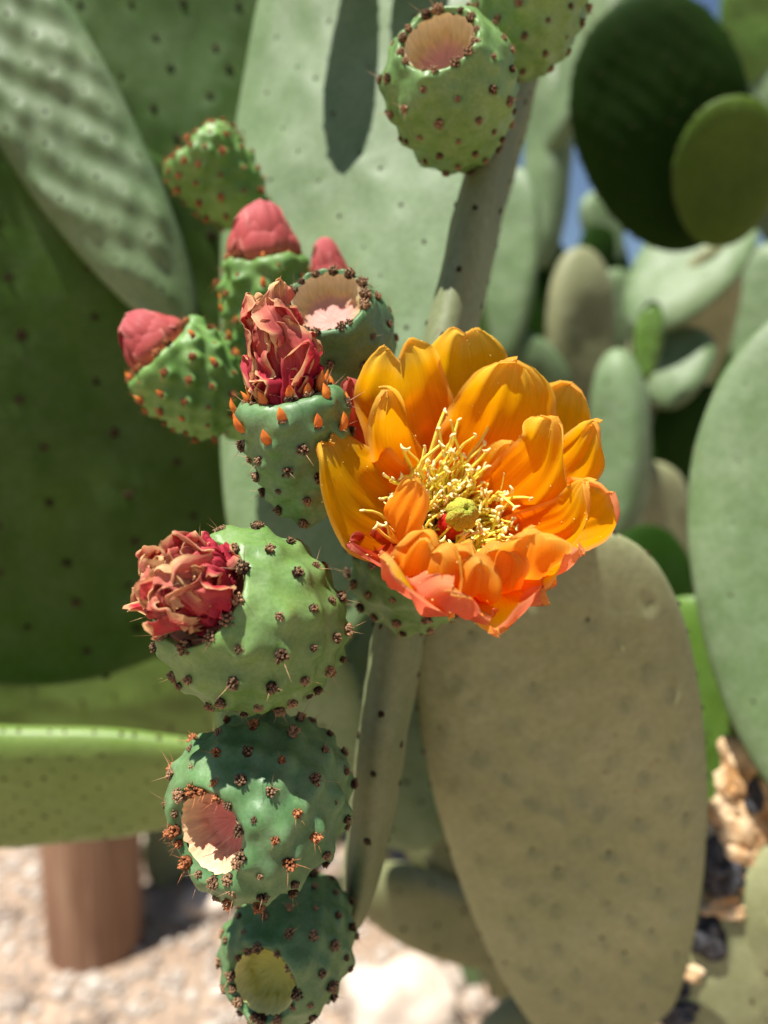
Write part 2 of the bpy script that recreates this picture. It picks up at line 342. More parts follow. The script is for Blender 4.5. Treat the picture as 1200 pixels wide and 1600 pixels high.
TUFT = [tuft_mesh('areole', i, M['tuft'], (10, 13, 16, 12)[i], (0, 1, 0, 2)[i]) for i in range(4)] + [tuft_mesh('areole', 9, M['tuft'], 13, 2)]
TUFT_R = [tuft_mesh('areole', 20 + i, M['tuft_rust'], 16, 3, 1.8) for i in range(3)]
TUFT_P = [tuft_mesh('areole', 40 + i, M['tuft_pad'], 8, 0, 0.8) for i in range(3)]

def scale_leaf_mesh():
    """small curved fleshy scale, unit length, pointing up z and leaning out +x"""
    vs, fs = [], []
    n, s = 6, 6
    for i in range(n):
        t = i / (n - 1); w = .30 * math.sin(math.pi * min(1, .18 + t * .82)) ** .8 + .01
        cx = .35 * t - .55 * t * t
        for j in range(s):
            a = j * 2 * math.pi / s; vs.append((cx + w * .6 * math.cos(a), w * math.sin(a), t))
    for i in range(n - 1):
        for j in range(s): fs.append((i * s + j, i * s + (j + 1) % s, (i + 1) * s + (j + 1) % s, (i + 1) * s + j))
    return new_mesh('scale_leaf', vs, fs, M['scale'])
SCALE = scale_leaf_mesh()

# ------------------------------------------------------------------ pads
def make_pad(root, base, tip, W, T, nrm, mat, spacing=0.026, seed=0, bend=0.0, curl=0.0, egg=0.16, nr=26, nt=96,
             bump=0.0012, dimple=0.0008, areole=0.0017, rim=True, both=False, tufts=None, wave=0.004, label=None, scale_rim=1.0, blunt=5.0, pw=0.92):
    rng = random.Random(seed * 13 + 5)
    base = Vector(base); tip = Vector(tip)
    ey = (tip - base); Ln = ey.length; ey.normalize()
    n = (nrm - ey * nrm.dot(ey)).normalized(); ex = ey.cross(n)
    th = np.linspace(0, 2 * np.pi, nt, endpoint=False)
    irr = np.array([1 + 0.035 * nz(math.cos(a) * 1.3 + seed, math.sin(a) * 1.3, seed * .7) + 0.008 * nz(math.cos(a) * 6, math.sin(a) * 6, seed) for a in th])
    ox = W / 2 * np.sign(np.sin(th)) * np.abs(np.sin(th)) ** pw * (1 - egg * np.cos(th)) * irr
    oy = Ln * (0.5 - 0.5 * np.cos(th))
    cy = 0.52 * Ln
    phi = np.unwrap(np.arctan2(ox, -(oy - cy))); rad = np.hypot(ox, oy - cy)
    def rho_of(x, y):
        a = np.arctan2(x, -(y - cy)); a = np.where(a < phi[0], a + 2 * np.pi, a)
        ph = np.append(phi, phi[0] + 2 * np.pi); rr = np.append(rad, rad[0])
        return np.hypot(x, y - cy) / np.interp(a, ph, rr)
    sx, sy = rng.uniform(-9, 9), rng.uniform(-9, 9)
    # areole lattice in slanting rows
    pts = []
    js = int(Ln / (spacing * .62)) + 2; is_ = int(W / spacing) + 3
    for j in range(js):
        for i in range(-is_, is_):
            x = (i + .5 * (j % 2)) * spacing * 1.05 + rng.gauss(0, spacing * .08) + .15 * (j * spacing * .6)
            y = j * spacing * .62 + rng.gauss(0, spacing * .08)
            if abs(x) < W and rho_of(np.array(x), np.array(y)) < 0.9: pts.append((x, y))
    pts = np.array(pts) if pts else np.zeros((0, 2))
    def mid_z(x, y):
        yy = y / Ln - .5; xx = x / W
        z = bend * Ln * (yy * yy * 4) + curl * W * (xx * xx * 4)
        if np.ndim(x) == 0: return z + wave * nz(float(x) * 14 + sx, float(y) * 14 + sy, seed)
        return z + wave * np.array([nz(a * 14 + sx, b * 14 + sy, seed) for a, b in zip(x, y)])
    def half(r): return T / 2 * (np.clip(1 - r ** blunt, 0, 1)) ** 0.5
    def relief(x, y, r):
        if len(pts) == 0: return np.zeros_like(x)
        dx_ = x[:, None] - pts[None, :, 0]; dy_ = y[:, None] - pts[None, :, 1] + spacing * .2
        d2 = dx_ ** 2 * 1.5 + (dy_ ** 2) * .5
        d2b = (x[:, None] - pts[None, :, 0]) ** 2 + (y[:, None] - pts[None, :, 1]) ** 2
        z = bump * np.exp(-d2 / (spacing * .33) ** 2).sum(1) - dimple * np.exp(-d2b / (spacing * .13) ** 2).sum(1)
        return z * np.clip((1 - r) * 6, 0, 1)
    rs = np.sin(np.linspace(0, np.pi / 2, nr + 1))[1:]
    X = [np.array([0.0])]; Y = [np.array([cy])]; R = [np.array([0.0])]
    for r in rs: X.append(ox * r); Y.append(cy + (oy - cy) * r); R.append(np.full(nt, r))
    X, Y, R = map(np.concatenate, (X, Y, R))
    mz = mid_z(X, Y); hz = half(R)
    Zf = mz + hz + relief(X, Y, R); Zb = mz - hz - (relief(X, Y, R) if both else 0)
    B = npv(base); EX, EY, EN = npv(ex), npv(ey), npv(n)
    def to(x, y, z): return B + np.outer(x, EX) + np.outer(y, EY) + np.outer(z, EN)
    F = to(X, Y, Zf); inner = len(X) - nt; Bk = to(X[:inner], Y[:inner], Zb[:inner])
    verts = np.vstack([F, Bk]); fs = []
    def fi(k, j): return 0 if k < 0 else 1 + k * nt + j % nt
    def bi(k, j):
        if k == nr - 1: return fi(k, j)
        return len(F) + (0 if k < 0 else 1 + k * nt + j % nt)
    for j in range(nt):
        fs.append((0, fi(0, j + 1), fi(0, j))); fs.append((len(F), bi(0, j), bi(0, j + 1)))
        for k in range(nr - 1):
            fs.append((fi(k, j), fi(k, j + 1), fi(k + 1, j + 1), fi(k + 1, j)))
            fs.append((bi(k, j), bi(k + 1, j), bi(k + 1, j + 1), bi(k, j + 1)))
    o = world_part('pad', verts, fs, mat, root, origin=base)
    if label: o['label'] = label
    # areoles
    tufts = tufts or TUFT_P
    if areole > 0:
        rl = rho_of(pts[:, 0], pts[:, 1]) if len(pts) else np.zeros(0)
        if len(pts):
            zz = mid_z(pts[:, 0], pts[:, 1]); hh = half(rl); rv = relief(pts[:, 0], pts[:, 1], rl)
            for (x, y), z0, h, q in zip(pts, zz, hh, rv):
                for s in ((1, -1) if both else (1,)):
                    p = ex * x + ey * y + n * (z0 + s * (h + q - areole * .1))
                    rot = (n * s).to_track_quat('Z', 'Y') @ Quaternion((0, 0, 1), rng.uniform(0, 6.28))
                    link('areole', rng.choice(tufts), o, p, rot, areole * rng.uniform(.75, 1.2))
        if rim:
            per = np.hypot(np.diff(ox, append=ox[0]), np.diff(oy, append=oy[0])); cum = np.cumsum(per)
            m = int(cum[-1] / (spacing * .85))
            for i in range(m):
                k = int(np.searchsorted(cum, (i + rng.uniform(.3, .7)) * cum[-1] / m)) % nt
                if oy[k] < .08 * Ln: continue
                p = ex * ox[k] + ey * oy[k] + n * float(mid_z(ox[k], oy[k]))
                d = (ex * (ox[k] / W) + ey * ((oy[k] - cy) / Ln)).normalized()
                link('areole', rng.choice(tufts), o, p - d * areole * .1, d.to_track_quat('Z', 'Y'), areole * rng.uniform(.8, 1.25) * scale_rim)
    return o

def plant(label, loc):
    return tag(empty('prickly_pear_cactus', loc), label, 'cactus', 'prickly pear plants')

def trunk(root, top, foot_x, foot_y, mat, seed, n=3, W=0.17, T=0.045, lean=0.0):
    """old pads stacked from the soil up to `top`"""
    a = Vector((foot_x, foot_y, -0.03)); top = Vector(top)
    for i in range(n):
        p = a.lerp(top, i / n); q = a.lerp(top, (i + 1) / n)
        d = (q - p)
        nr_ = Vector((0.3 * math.sin(seed + i * 2), -1, 0.1 * math.cos(i)))
        make_pad(root, p - d * .05, q + d * .05, W * (1 - .06 * i), T, nr_, mat, .035, seed + i, nr=16, nt=56, areole=.002, rim=False)

# ------------------------------------------------------------------ ground
def build_ground():
    n = 120
    xs = np.concatenate([-np.geomspace(1500, 0.08, n // 2), np.geomspace(0.08, 1500, n // 2)])
    vs = []; fs = []
    for y in xs:
        for x in xs:
            r = math.hypot(x, y)
            z = 0.02 * nz(x * 1.1, y * 1.1, 3) + 0.006 * nz(x * 5, y * 5, 1) if r < 20 else 0.3 * nz(x * .02, y * .02, 5)
            vs.append((x, y, z - .0))
    N = len(xs)
    for j in range(N - 1):
        for i in range(N - 1): fs.append((j * N + i, j * N + i + 1, (j + 1) * N + i + 1, (j + 1) * N + i))
    o = link('ground', new_mesh('ground', vs, fs, M['ground'])); o['kind'] = 'structure'
    return o
build_ground()

def rock_verts(seed, sub, rx, ry, rz, rough=.25):
    v, f = sub; rng = random.Random(seed); out = []
    for p in v:
        d = Vector(p); k = 1 + rough * nz(d.x * 1.4 + seed * 3.1, d.y * 1.4, d.z * 1.4) + rough * .4 * nz(d.x * 4, d.y * 4 + seed, d.z * 4)
        out.append((p[0] * rx * k, p[1] * ry * k, p[2] * rz * k))
    return np.array(out), f
def build_gravel():
    rng = random.Random(3); vs = []; fs = []; base = 0
    vars_ = [rock_verts(i, ICO0, 1, rng.uniform(.6, 1), rng.uniform(.4, .7), .35) for i in range(12)]
    for i in range(9000):
        y = rng.uniform(.7, 4.5) ** 1; x = rng.uniform(-.75, .45) * y
        s = rng.uniform(.005, .017) * (1.6 if rng.random() < .06 else 1)
        v, f = rng.choice(vars_); a = rng.uniform(0, 6.28); c, sn = math.cos(a), math.sin(a)
        z = 0.02 * nz(x * 1.1, y * 1.1, 3)
        w = np.column_stack([(v[:, 0] * c - v[:, 1] * sn) * s + x, (v[:, 0] * sn + v[:, 1] * c) * s + y, v[:, 2] * s + z + s * .2])
        vs.append(w); fs += [(a_ + base, b_ + base, c_ + base) for a_, b_, c_ in f]; base += len(v)
    o = link('gravel', new_mesh('gravel', np.vstack(vs), fs, M['pebble']))
    tag(o, 'loose pinkish gravel strewn over the sunlit ground', 'gravel', kind='stuff')
build_gravel()
def on_ground(px, py, dz=0.0):
    d = (FW + (px - 600) * KP * RT - (py - 800) * KP * UP); t = (CAM.z - dz) / -d.z
    return CAM + d * t

def build_rock(px, py, rx, ry, rz, seed, label):
    p = on_ground(px, py); v, f = rock_verts(seed, ICO2, rx, ry, rz, .4)
    me = new_mesh('stone', v + np.array([0, 0, rz * .6]), f, M['stone'])
    tag(link('stone', me, None, (p.x, p.y, 0)), label, 'stone', 'stones on the gravel')
build_rock(632, 1612, .105, .07, .075, 1, 'large pale tan stone on the ground below the leaning trunk pads')
build_rock(858, 1545, .035, .03, .02, 2, 'small pale stone at the foot of the khaki pad')
build_rock(245, 1330, .07, .05, .05, 4, 'whitish stone right behind the brown wooden post')
build_rock(330, 1425, .06, .04, .035, 5, 'whitish stone between the brown post and the yellow-cupped fruit')
build_rock(690, 1490, .05, .04, .06, 8, 'pale upright stone behind the large tan stone')

def build_post():
    p = on_ground(150, 1465); r = .098; h = .5; n = 36
    root = tag(empty('wooden_post', (p.x, p.y, 0)), 'thick brown wooden post stump standing in gravel', 'post')
    vs = []; fs = []; m = 14
    for k in range(m):
        z = -.03 + (h + .03) * k / (m - 1)
        for j in range(n):
            a = j * 2 * math.pi / n
            q = r * (.92 + .08 * k / (m - 1)) * (1 + .045 * nz(math.cos(a) * 3, math.sin(a) * 3, z * .8) + .03 * nz(math.cos(a) * 9, math.sin(a) * 9, z * .5))
            vs.append((p.x + q * math.cos(a), p.y + q * math.sin(a), z))
    for k in range(m - 1):
        for j in range(n): fs.append((k * n + j, k * n + (j + 1) % n, (k + 1) * n + (j + 1) % n, (k + 1) * n + j))
    world_part('shaft', vs, fs, M['wood'], root)
    tv = [(p.x, p.y, h)] + vs[-n:]
    world_part('top', tv, [(0, j + 1, (j + 1) % n + 1) for j in range(n)], M['wood'], root, smooth=False)
build_post()

# ------------------------------------------------------------------ cactus plants
HI = dict(nr=40, nt=150)
# front plant: the broad sunlit pad A and the edge-on pad B that carries the fruit
P = plant('grey-green cactus whose edge-on pad carries the orange flower and fruits', V(850, 1700, .66))
P.location.z = 0
make_pad(P, V(470, 1050, .360), V(610, -330, .425), .148, .020, D(-.34, .36, .87), M['pad_grey'], .030, 1, bend=.01, **HI, areole=.0013, bump=.0010, label='broad sunlit grey-green pad behind the fruits')
make_pad(P, V(522, 1440, .300), V(808, 40, .385), .150, .0172, D(-1, .195, -.075), M['pad_edge'], .030, 2, egg=.05, blunt=9, bend=-.022, **HI, areole=.0015, both=True, wave=.003, scale_rim=1.1, label='fruit-bearing pad seen edge-on')
make_pad(P, V(640, 1330, .50), V(650, 860, .50), .11, .02, D(.1, -.1, 1), M['pad_grey'], .028, 3)
make_pad(P, V(850, 1500, .64), V(560, 1375, .54), .058, .03, D(.25, -.1, 1), M['pad_olive'], .034, 4, areole=.002)
make_pad(P, V(760, 1420, .62), V(650, 1250, .58), .06, .03, D(.1, .3, 1), M['pad_olive'], .034, 5)
make_pad(P, V(440, 1350, .55), V(460, 950, .40), .10, .02, D(-.3, .1, 1), M['pad_grey'], .03, 6)
trunk(P, V(850, 1560, .66), V(850, 1700, .66).x, V(850, 1700, .66).y + .05, M['pad_olive'], 60)

make_pad(P, V(480, -420, .372), V(452, -70, .352), .030, .012, D(-.1, .2, 1), M['pad_grey'], .02, 7)  # two unseen slim pads overhead, added to cast shadow bands on pad A
make_pad(P, V(640, -420, .372), V(588, -140, .352), .034, .012, D(-.1, .2, 1), M['pad_grey'], .02, 8)
# left plant
Lp = plant('dark green cactus with large shaded pads and a slanting bumpy pad in front', V(-250, 1500, .6)); Lp.location.z = 0
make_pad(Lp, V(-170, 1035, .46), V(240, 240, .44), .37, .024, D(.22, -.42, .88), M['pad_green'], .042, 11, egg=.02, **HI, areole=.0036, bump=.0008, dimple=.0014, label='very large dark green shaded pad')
make_pad(Lp, V(292, 520, .43), V(-150, -215, .40), .072, .017, D(.12, .02, .98), M['pad_grey'], .021, 12, bump=.0034, **HI, areole=.0012, label='slanting pad with bumps catching the light')
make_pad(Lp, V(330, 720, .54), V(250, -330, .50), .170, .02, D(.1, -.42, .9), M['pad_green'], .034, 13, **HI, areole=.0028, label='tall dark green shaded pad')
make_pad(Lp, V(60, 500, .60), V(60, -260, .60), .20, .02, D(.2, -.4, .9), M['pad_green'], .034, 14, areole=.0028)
make_pad(Lp, V(440, 1230, .62), V(-140, 960, .58), .20, .022, D(.1, -.30, .9), M['pad_pale'], .04, 15, areole=.002)
make_pad(Lp, V(-700, 1270, .46), V(430, 1212, .45), .110, .024, D(.0, -.60, .80), M['pad_pale'], .0150, 16, egg=.05, bump=.0009, **HI, areole=.0015, label='flat pale green pad with a bright sunlit upper edge')
make_pad(Lp, V(-60, 1330, .7), V(-30, 1040, .62), .17, .022, D(.3, .3, .9), M['pad_grey'], .04, 17, areole=.002)
trunk(Lp, V(-330, 1250, .5), V(-330, 1250, .5).x - .05, V(-330, 1250, .5).y + .1, M['pad_olive'], 70)

# right plant
Rp = plant('khaki shaded cactus pad growing from a scarred corky older pad', V(1150, 1500, .5)); Rp.location.z = 0
make_pad(Rp, V(955, 1650, .435), V(832, 840, .312), .122, .017, D(.10, -.62, .78), M['pad_olive'], .0235, 21, egg=.20, pw=.58, blunt=5.5, wave=.002, **HI, areole=.0014, bump=.0022, dimple=.0028, label='khaki shaded pad with a lit upper rim')
R2 = make_pad(Rp, V(1180, 2050, .46), V(1120, 1330, .44), .155, .035, D(.1, -.1, 1), M['pad_olive'], .034, 22, **HI, areole=.0016, label='old corky pad with black scars')
make_pad(Rp, V(1120, 1430, .52), V(1085, 930, .50), .10, .018, D(-.45, .42, .8), M['pad_young'], .03, 23, areole=.0012, label='sunlit yellow-green pad')
make_pad(Rp, V(1010, 1280, .62), V(1010, 820, .62), .10, .02, D(.2, -.2, 1), M['pad_shaded'], .035, 24)
trunk(Rp, V(1180, 2000, .46), V(1180, 2000, .46).x, V(1180, 2000, .46).y + .05, M['pad_olive'], 80)

def lump(root, name, px, py, d, rx, ry, rz, seed, mat, rough=.45):
    v, f = rock_verts(seed, ICO3, rx, ry, rz, rough)
    w = np.array([npv(V(px, py, d))]) + np.outer(v[:, 0], npv(RT)) + np.outer(v[:, 1], npv(UP)) + np.outer(v[:, 2], npv(-FW))
    return world_part(name, w, f, mat, root)
for i, (px, py, rx, ry) in enumerate([(1103, 1465, .010, .0125), (1134, 1366, .011, .0115), (1000, 1562, .013, .013), (1045, 1538, .012, .008), (1048, 1582, .014, .007), (1110, 1350, .008, .014)]):
    lump(Rp, 'scar', px, py, .424, rx, ry, .006, 31 + i, M['char'])
for i, (px, py, rx, ry, m) in enumerate([(1152, 1205, .010, .017, 'cork'), (1140, 1250, .009, .014, 'cork'), (1150, 1300, .018, .015, 'cork'), (1176, 1285, .010, .020, 'cork'), (1170, 1350, .013, .016, 'cork'), (1172, 1240, .006, .012, 'char'), (1125, 1415, .017, .007, 'cork'), (1060, 1512, .014, .006, 'cork'), (1022, 1590, .012, .008, 'cork')]):
    lump(Rp, 'corky_crust' if m == 'cork' else 'scar', px, py, .428 - .002 * (m == 'char'), rx, ry, .007, 51 + i, M[m], .7)

# big lit pad at the right
R3p = plant('smooth sunlit grey-green cactus pad beside the khaki one, cut by the photo edge', V(1400, 1500, .5)); R3p.location.z = 0
R3p['label'] = 'cactus with a big smooth sunlit grey-green pad beside the corky crust'
make_pad(R3p, V(1370, 1330, .39), V(1290, 470, .42), .155, .020, D(-.24, .24, .94), M['pad_grey'], .030, 26, egg=.05, **HI, areole=.0011, bump=.0008)
make_pad(R3p, V(1370, 1900, .45), V(1330, 1280, .41), .15, .03, D(-.3, .1, 1), M['pad_olive'], .034, 27)
trunk(R3p, V(1370, 1850, .45), V(1370, 1850, .45).x + .03, V(1370, 1850, .45).y, M['pad_olive'], 90)

# plants behind, on the right
K = plant('backlit cactus with a big round dark pad and a small bright one against the sky', V(1120, 1200, .95)); K.location.z = 0
FAR = dict(areole=.0017)
make_pad(K, V(1095, 385, .72), V(975, 0, .66), .148, .022, D(-.05, -.55, .8), M['pad_shaded'], .02, 31, egg=.06, **FAR, scale_rim=1.4, label='big round dark pad in shade')
make_pad(K, V(1130, 385, .68), V(1140, 150, .62), .086, .014, D(-.15, -.45, .9), M['pad_fresh'], .014, 32, egg=.05, areole=.0013, scale_rim=1.5, label='small bright green young pad')
make_pad(K, V(1030, 700, .95), V(1125, 380, .80), .10, .03, D(.3, -.1, 1), M['pad_olive'], .035, 33, **FAR)
make_pad(K, V(1005, 520, .80), V(1135, 320, .84), .115, .022, D(-.3, .65, .7), M['pad_grey'], .04, 34, **FAR)
make_pad(K, V(1080, 900, .9), V(1085, 600, .84), .12, .035, D(.2, -.3, 1), M['pad_shaded'], .035, 35, **FAR)
trunk(K, V(1080, 880, .9), V(1080, 880, .9).x, V(1080, 880, .9).y + .05, M['pad_olive'], 100)

K2 = plant('pale upright cactus with narrow pads, one shaded pad with a lit round top', V(900, 1100, 1.15)); K2.location.z = 0
make_pad(K2, V(905, 680, 1.05), V(908, 385, 1.0), .098, .040, D(.35, -.25, .9), M['pad_olive'], .04, 41, **FAR)
make_pad(K2, V(790, 560, .85), V(805, 262, .85), .065, .02, D(-.5, .3, .8), M['pad_grey'], .04, 42, **FAR)
make_pad(K2, V(850, 420, 1.15), V(862, 70, 1.15), .075, .05, D(-.7, .2, .6), M['pad_grey'], .04, 43, **FAR)
make_pad(K2, V(858, 240, 1.12), V(985, -90, 1.05), .085, .035, D(-.55, .5, .6), M['pad_grey'], .04, 44, **FAR)
make_pad(K2, V(830, 680, 1.2), V(850, 360, 1.2), .12, .03, D(.3, -.3, 1), M['pad_shaded'], .04, 45, **FAR)
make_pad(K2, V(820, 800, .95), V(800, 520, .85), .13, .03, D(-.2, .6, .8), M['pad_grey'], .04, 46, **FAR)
make_pad(K2, V(950, 700, 1.35), V(940, 340, 1.3), .14, .03, D(.5, -.2, .8), M['pad_shaded'], .04, 47, **FAR)
make_pad(K2, V(960, 420, 1.32), V(925, 300, 1.3), .08, .03, D(.1, .5, .8), M['pad_grey'], .04, 48, **FAR)
make_pad(K2, V(970, 560, 1.12), V(960, 420, 1.1), .07, .03, D(.1, .5, .8), M['pad_grey'], .04, 49, **FAR)
trunk(K2, V(880, 720, 1.1), V(880, 720, 1.1).x, 1.25, M['pad_olive'], 110, W=.2)

K3 = plant('sage cactus beside the flower with a narrow pale pad and a bright green shoot', V(980, 1100, .8)); K3.location.z = 0
make_pad(K3, V(975, 860, .72), V(965, 545, .72), .052, .045, D(-.6, .25, .7), M['pad_grey'], .035, 51, **FAR)
make_pad(K3, V(1005, 600, .75), V(1020, 470, .74), .026, .014, D(-.3, .1, 1), M['pad_young'], .014, 52, areole=.001)
make_pad(K3, V(1040, 760, .86), V(1040, 480, .86), .10, .03, D(.2, -.2, 1), M['pad_olive'], .035, 53, **FAR)
make_pad(K3, V(1040, 640, .8), V(1075, 510, .82), .07, .02, D(-.2, .8, .5), M['pad_grey'], .035, 54, **FAR)
make_pad(K3, V(1000, 1000, .8), V(1000, 720, .75), .12, .035, D(.3, -.3, 1), M['pad_olive'], .035, 55, **FAR)
trunk(K3, V(1000, 980, .8), V(1000, 980, .8).x, V(1000, 980, .8).y + .05, M['pad_olive'], 120)

K4 = plant('sage-green cactus at the photo edge under the small bright pad', V(1200, 1100, 1.2)); K4.location.z = 0
K4['label'] = 'pale cactus behind the round dark pad, its top pad reaching the blue sky'
make_pad(K4, V(1190, 640, 1.1), V(1200, 380, 1.1), .10, .03, D(-.5, .4, .7), M['pad_grey'], .04, 61, **FAR)
make_pad(K4, V(1190, 330, 1.25), V(1180, 90, 1.2), .10, .03, D(-.5, .4, .7), M['pad_grey'], .04, 62, **FAR)
make_pad(K4, V(1180, 130, 1.2), V(1170, -70, 1.15), .09, .02, D(-.3, .2, 1), M['pad_young'], .03, 63, **FAR)
make_pad(K4, V(1170, 760, 1.2), V(1130, 440, 1.3), .17, .03, D(.2, -.4, 1), M['pad_shaded'], .04, 64, **FAR)
make_pad(K4, V(1250, 420, 1.3), V(1230, 200, 1.3), .16, .03, D(.2, -.4, 1), M['pad_grey'], .04, 65, **FAR)
trunk(K4, V(1180, 740, 1.2), V(1180, 740, 1.2).x, V(1180, 740, 1.2).y, M['pad_olive'], 130, W=.2)

# a thicket of more plants farther back
def thicket(i, px, d, toppy, label):
    rng = random.Random(200 + i)
    foot = V(px, 800, d); foot.z = 0
    r = plant(label, foot)
    top = V(px, toppy, d).z; z = -.03; w = .24; mats = ('pad_grey', 'pad_olive', 'pad_green', 'pad_grey')
    cur = Vector((foot.x, foot.y, z)); k = 0
    fronts = [cur]
    while fronts and k < 20:
        c = fronts.pop(0); k += 1
        h = rng.uniform(.17, .27); a = rng.uniform(-.5, .5) * (0.4 if k == 1 else 1)
        t = c + Vector((math.sin(a) * h, rng.uniform(-.08, .08), math.cos(a) * h))
        if t.z > top: t = c + (t - c) * max(.25, (top - c.z) / max(.01, t.z - c.z))
        if t.z - c.z < .05: continue
        make_pad(r, c, t, rng.uniform(.10, .15), .026, Vector((rng.uniform(-1.3, 1.3), -1, rng.uniform(-.5, 1.0))), M[rng.choice(mats)], .05, 300 + i * 20 + k, nr=14, nt=48, areole=.0016, rim=False)
        fronts.append(c.lerp(t, .93) + Vector((.02, 0, 0)))
        if rng.random() < .65: fronts.append(c.lerp(t, .75) + Vector((rng.choice((-.07, .07)), 0, 0)))
thicket(0, 770, 1.3, 430, 'distant grey-green cactus seen between the edge-on pad and the lit pads')
thicket(1, 850, 1.4, 470, 'distant cactus behind the pale upright cactus')
thicket(2, 965, 1.25, 400, 'distant cactus below the blue gap of sky')
thicket(3, 1065, 1.35, 400, 'distant cactus behind the sunlit pad under the round dark pad')
thicket(4, 1170, 1.3, 400, 'distant cactus behind the pale cactus that reaches the sky')
thicket(5, 560, 1.5, 500, 'distant cactus hidden behind the broad sunlit pad')
thicket(6, 250, 1.6, 300, 'distant cactus behind the dark green shaded pads')

# ------------------------------------------------------------------ petals
def petal_geo(spine, W, center, roll=0.0, cup=.18, notch=0.0, ruffle=.0012, seed=0, point=2.3, base_w=.40, wide=.60,
              crumple=0.0, wrinkle=0.0, nu=34, nv=26, curl_edge=0.0, ragged=.02, rib=0.0):
    ts = [1 - (1 - i / (nu - 1)) ** 1.7 for i in range(nu)]
    Sf = crom(spine, 200); S = np.array([Sf[min(199, int(round(t * 199)))] for t in ts]); vs = []; uvs = []; fs = []
    T_ = np.gradient(Sf, axis=0)[[min(199, int(round(t * 199))) for t in ts]]; T_ /= np.linalg.norm(T_, axis=1)[:, None]
    ln = np.linalg.norm(np.diff(S, axis=0), axis=1).sum()
    C = npv(center); 
    for i in range(nu):
        t = ts[i]
        nrm = C - S[i]; nrm = nrm - T_[i] * nrm.dot(T_[i]); nrm /= np.linalg.norm(nrm) + 1e-9
        if roll:
            bi = np.cross(T_[i], nrm); rr = roll * min(1, .3 + t); nrm = nrm * math.cos(rr) + bi * math.sin(rr)
        bi = np.cross(T_[i], nrm)
        q = min(1, t / wide); w = base_w + (1 - base_w) * (q * q * (3 - 2 * q))
        if t > wide: w *= max(0.0, 1 - ((t - wide) / (1 - wide)) ** point) ** .5
        w = max(w, .015)
        for j in range(nv):
            v = 2 * j / (nv - 1) - 1
            ww = W / 2 * w * (1 + ragged * (nz(t * 9 + seed, v * 1.5, seed * 1.7) + .5 * nz(t * 31 + seed, v * 1.5, seed)))
            back = -notch * ln * math.exp(-(v * w / .14) ** 2) * t ** 5 + ragged * .5 * ln * (nz(v * 5 + seed, 3.3, seed) + .45 * nz(v * 17 + seed, 1.3, seed)) * t ** 5
            z = cup * W / 2 * v * v * w - curl_edge * W * max(0, abs(v) - .6) ** 2 * t
            z += rib * (math.exp(-(v / .10) ** 2) * (1 - .6 * t) + .9 * nz(v * 4.5 + seed, t * 1.3, seed * 2.1) + .35 * nz(v * 13 + seed, t * 1.7, seed))
            z += ruffle * (abs(v) ** 1.5) * (.3 + t) * 2 * nz(t * 4 + seed * 2.3, v * 2.2, seed) + ruffle * 1.2 * t * nz(t * 2.1, v * 3 + seed, seed * .3)
            z += wrinkle * (nz(v * 6 + seed * 1.3, t * 1.6, seed) + .5 * nz(v * 15 + seed, t * 2.5, seed)) * (.3 + .7 * t)
            p = S[i] + bi * (v * ww) + nrm * z + T_[i] * back
            if crumple:
                s = 420
                p = p + crumple * .45 * (.25 + t) * np.array([nz(p[0] * s + seed, p[1] * s, p[2] * s), nz(p[0] * s, p[1] * s + 9 + seed, p[2] * s), nz(p[0] * s, p[1] * s, p[2] * s + 17 + seed)])
                s = 170
                p = p + crumple * (.25 + t) * np.array([nz(p[0] * s + seed, p[1] * s, p[2] * s), nz(p[0] * s, p[1] * s + 9 + seed, p[2] * s), nz(p[0] * s, p[1] * s, p[2] * s + 17 + seed)])
            vs.append(p); uvs.append((t, j / (nv - 1)))
    for i in range(nu - 1):
        for j in range(nv - 1):
            a = i * nv + j; fs.append((a, a + 1, a + nv + 1, a + nv))
    # make sure the face normals look at the flower's inside
    m = (nu // 2) * nv + nv // 2
    nn = np.cross(vs[m + 1] - vs[m], vs[m + nv] - vs[m])
    if nn.dot(C - vs[m]) * math.cos(roll) < 0: fs = [f[::-1] for f in fs]
    return np.array(vs), fs, np.array(uvs)

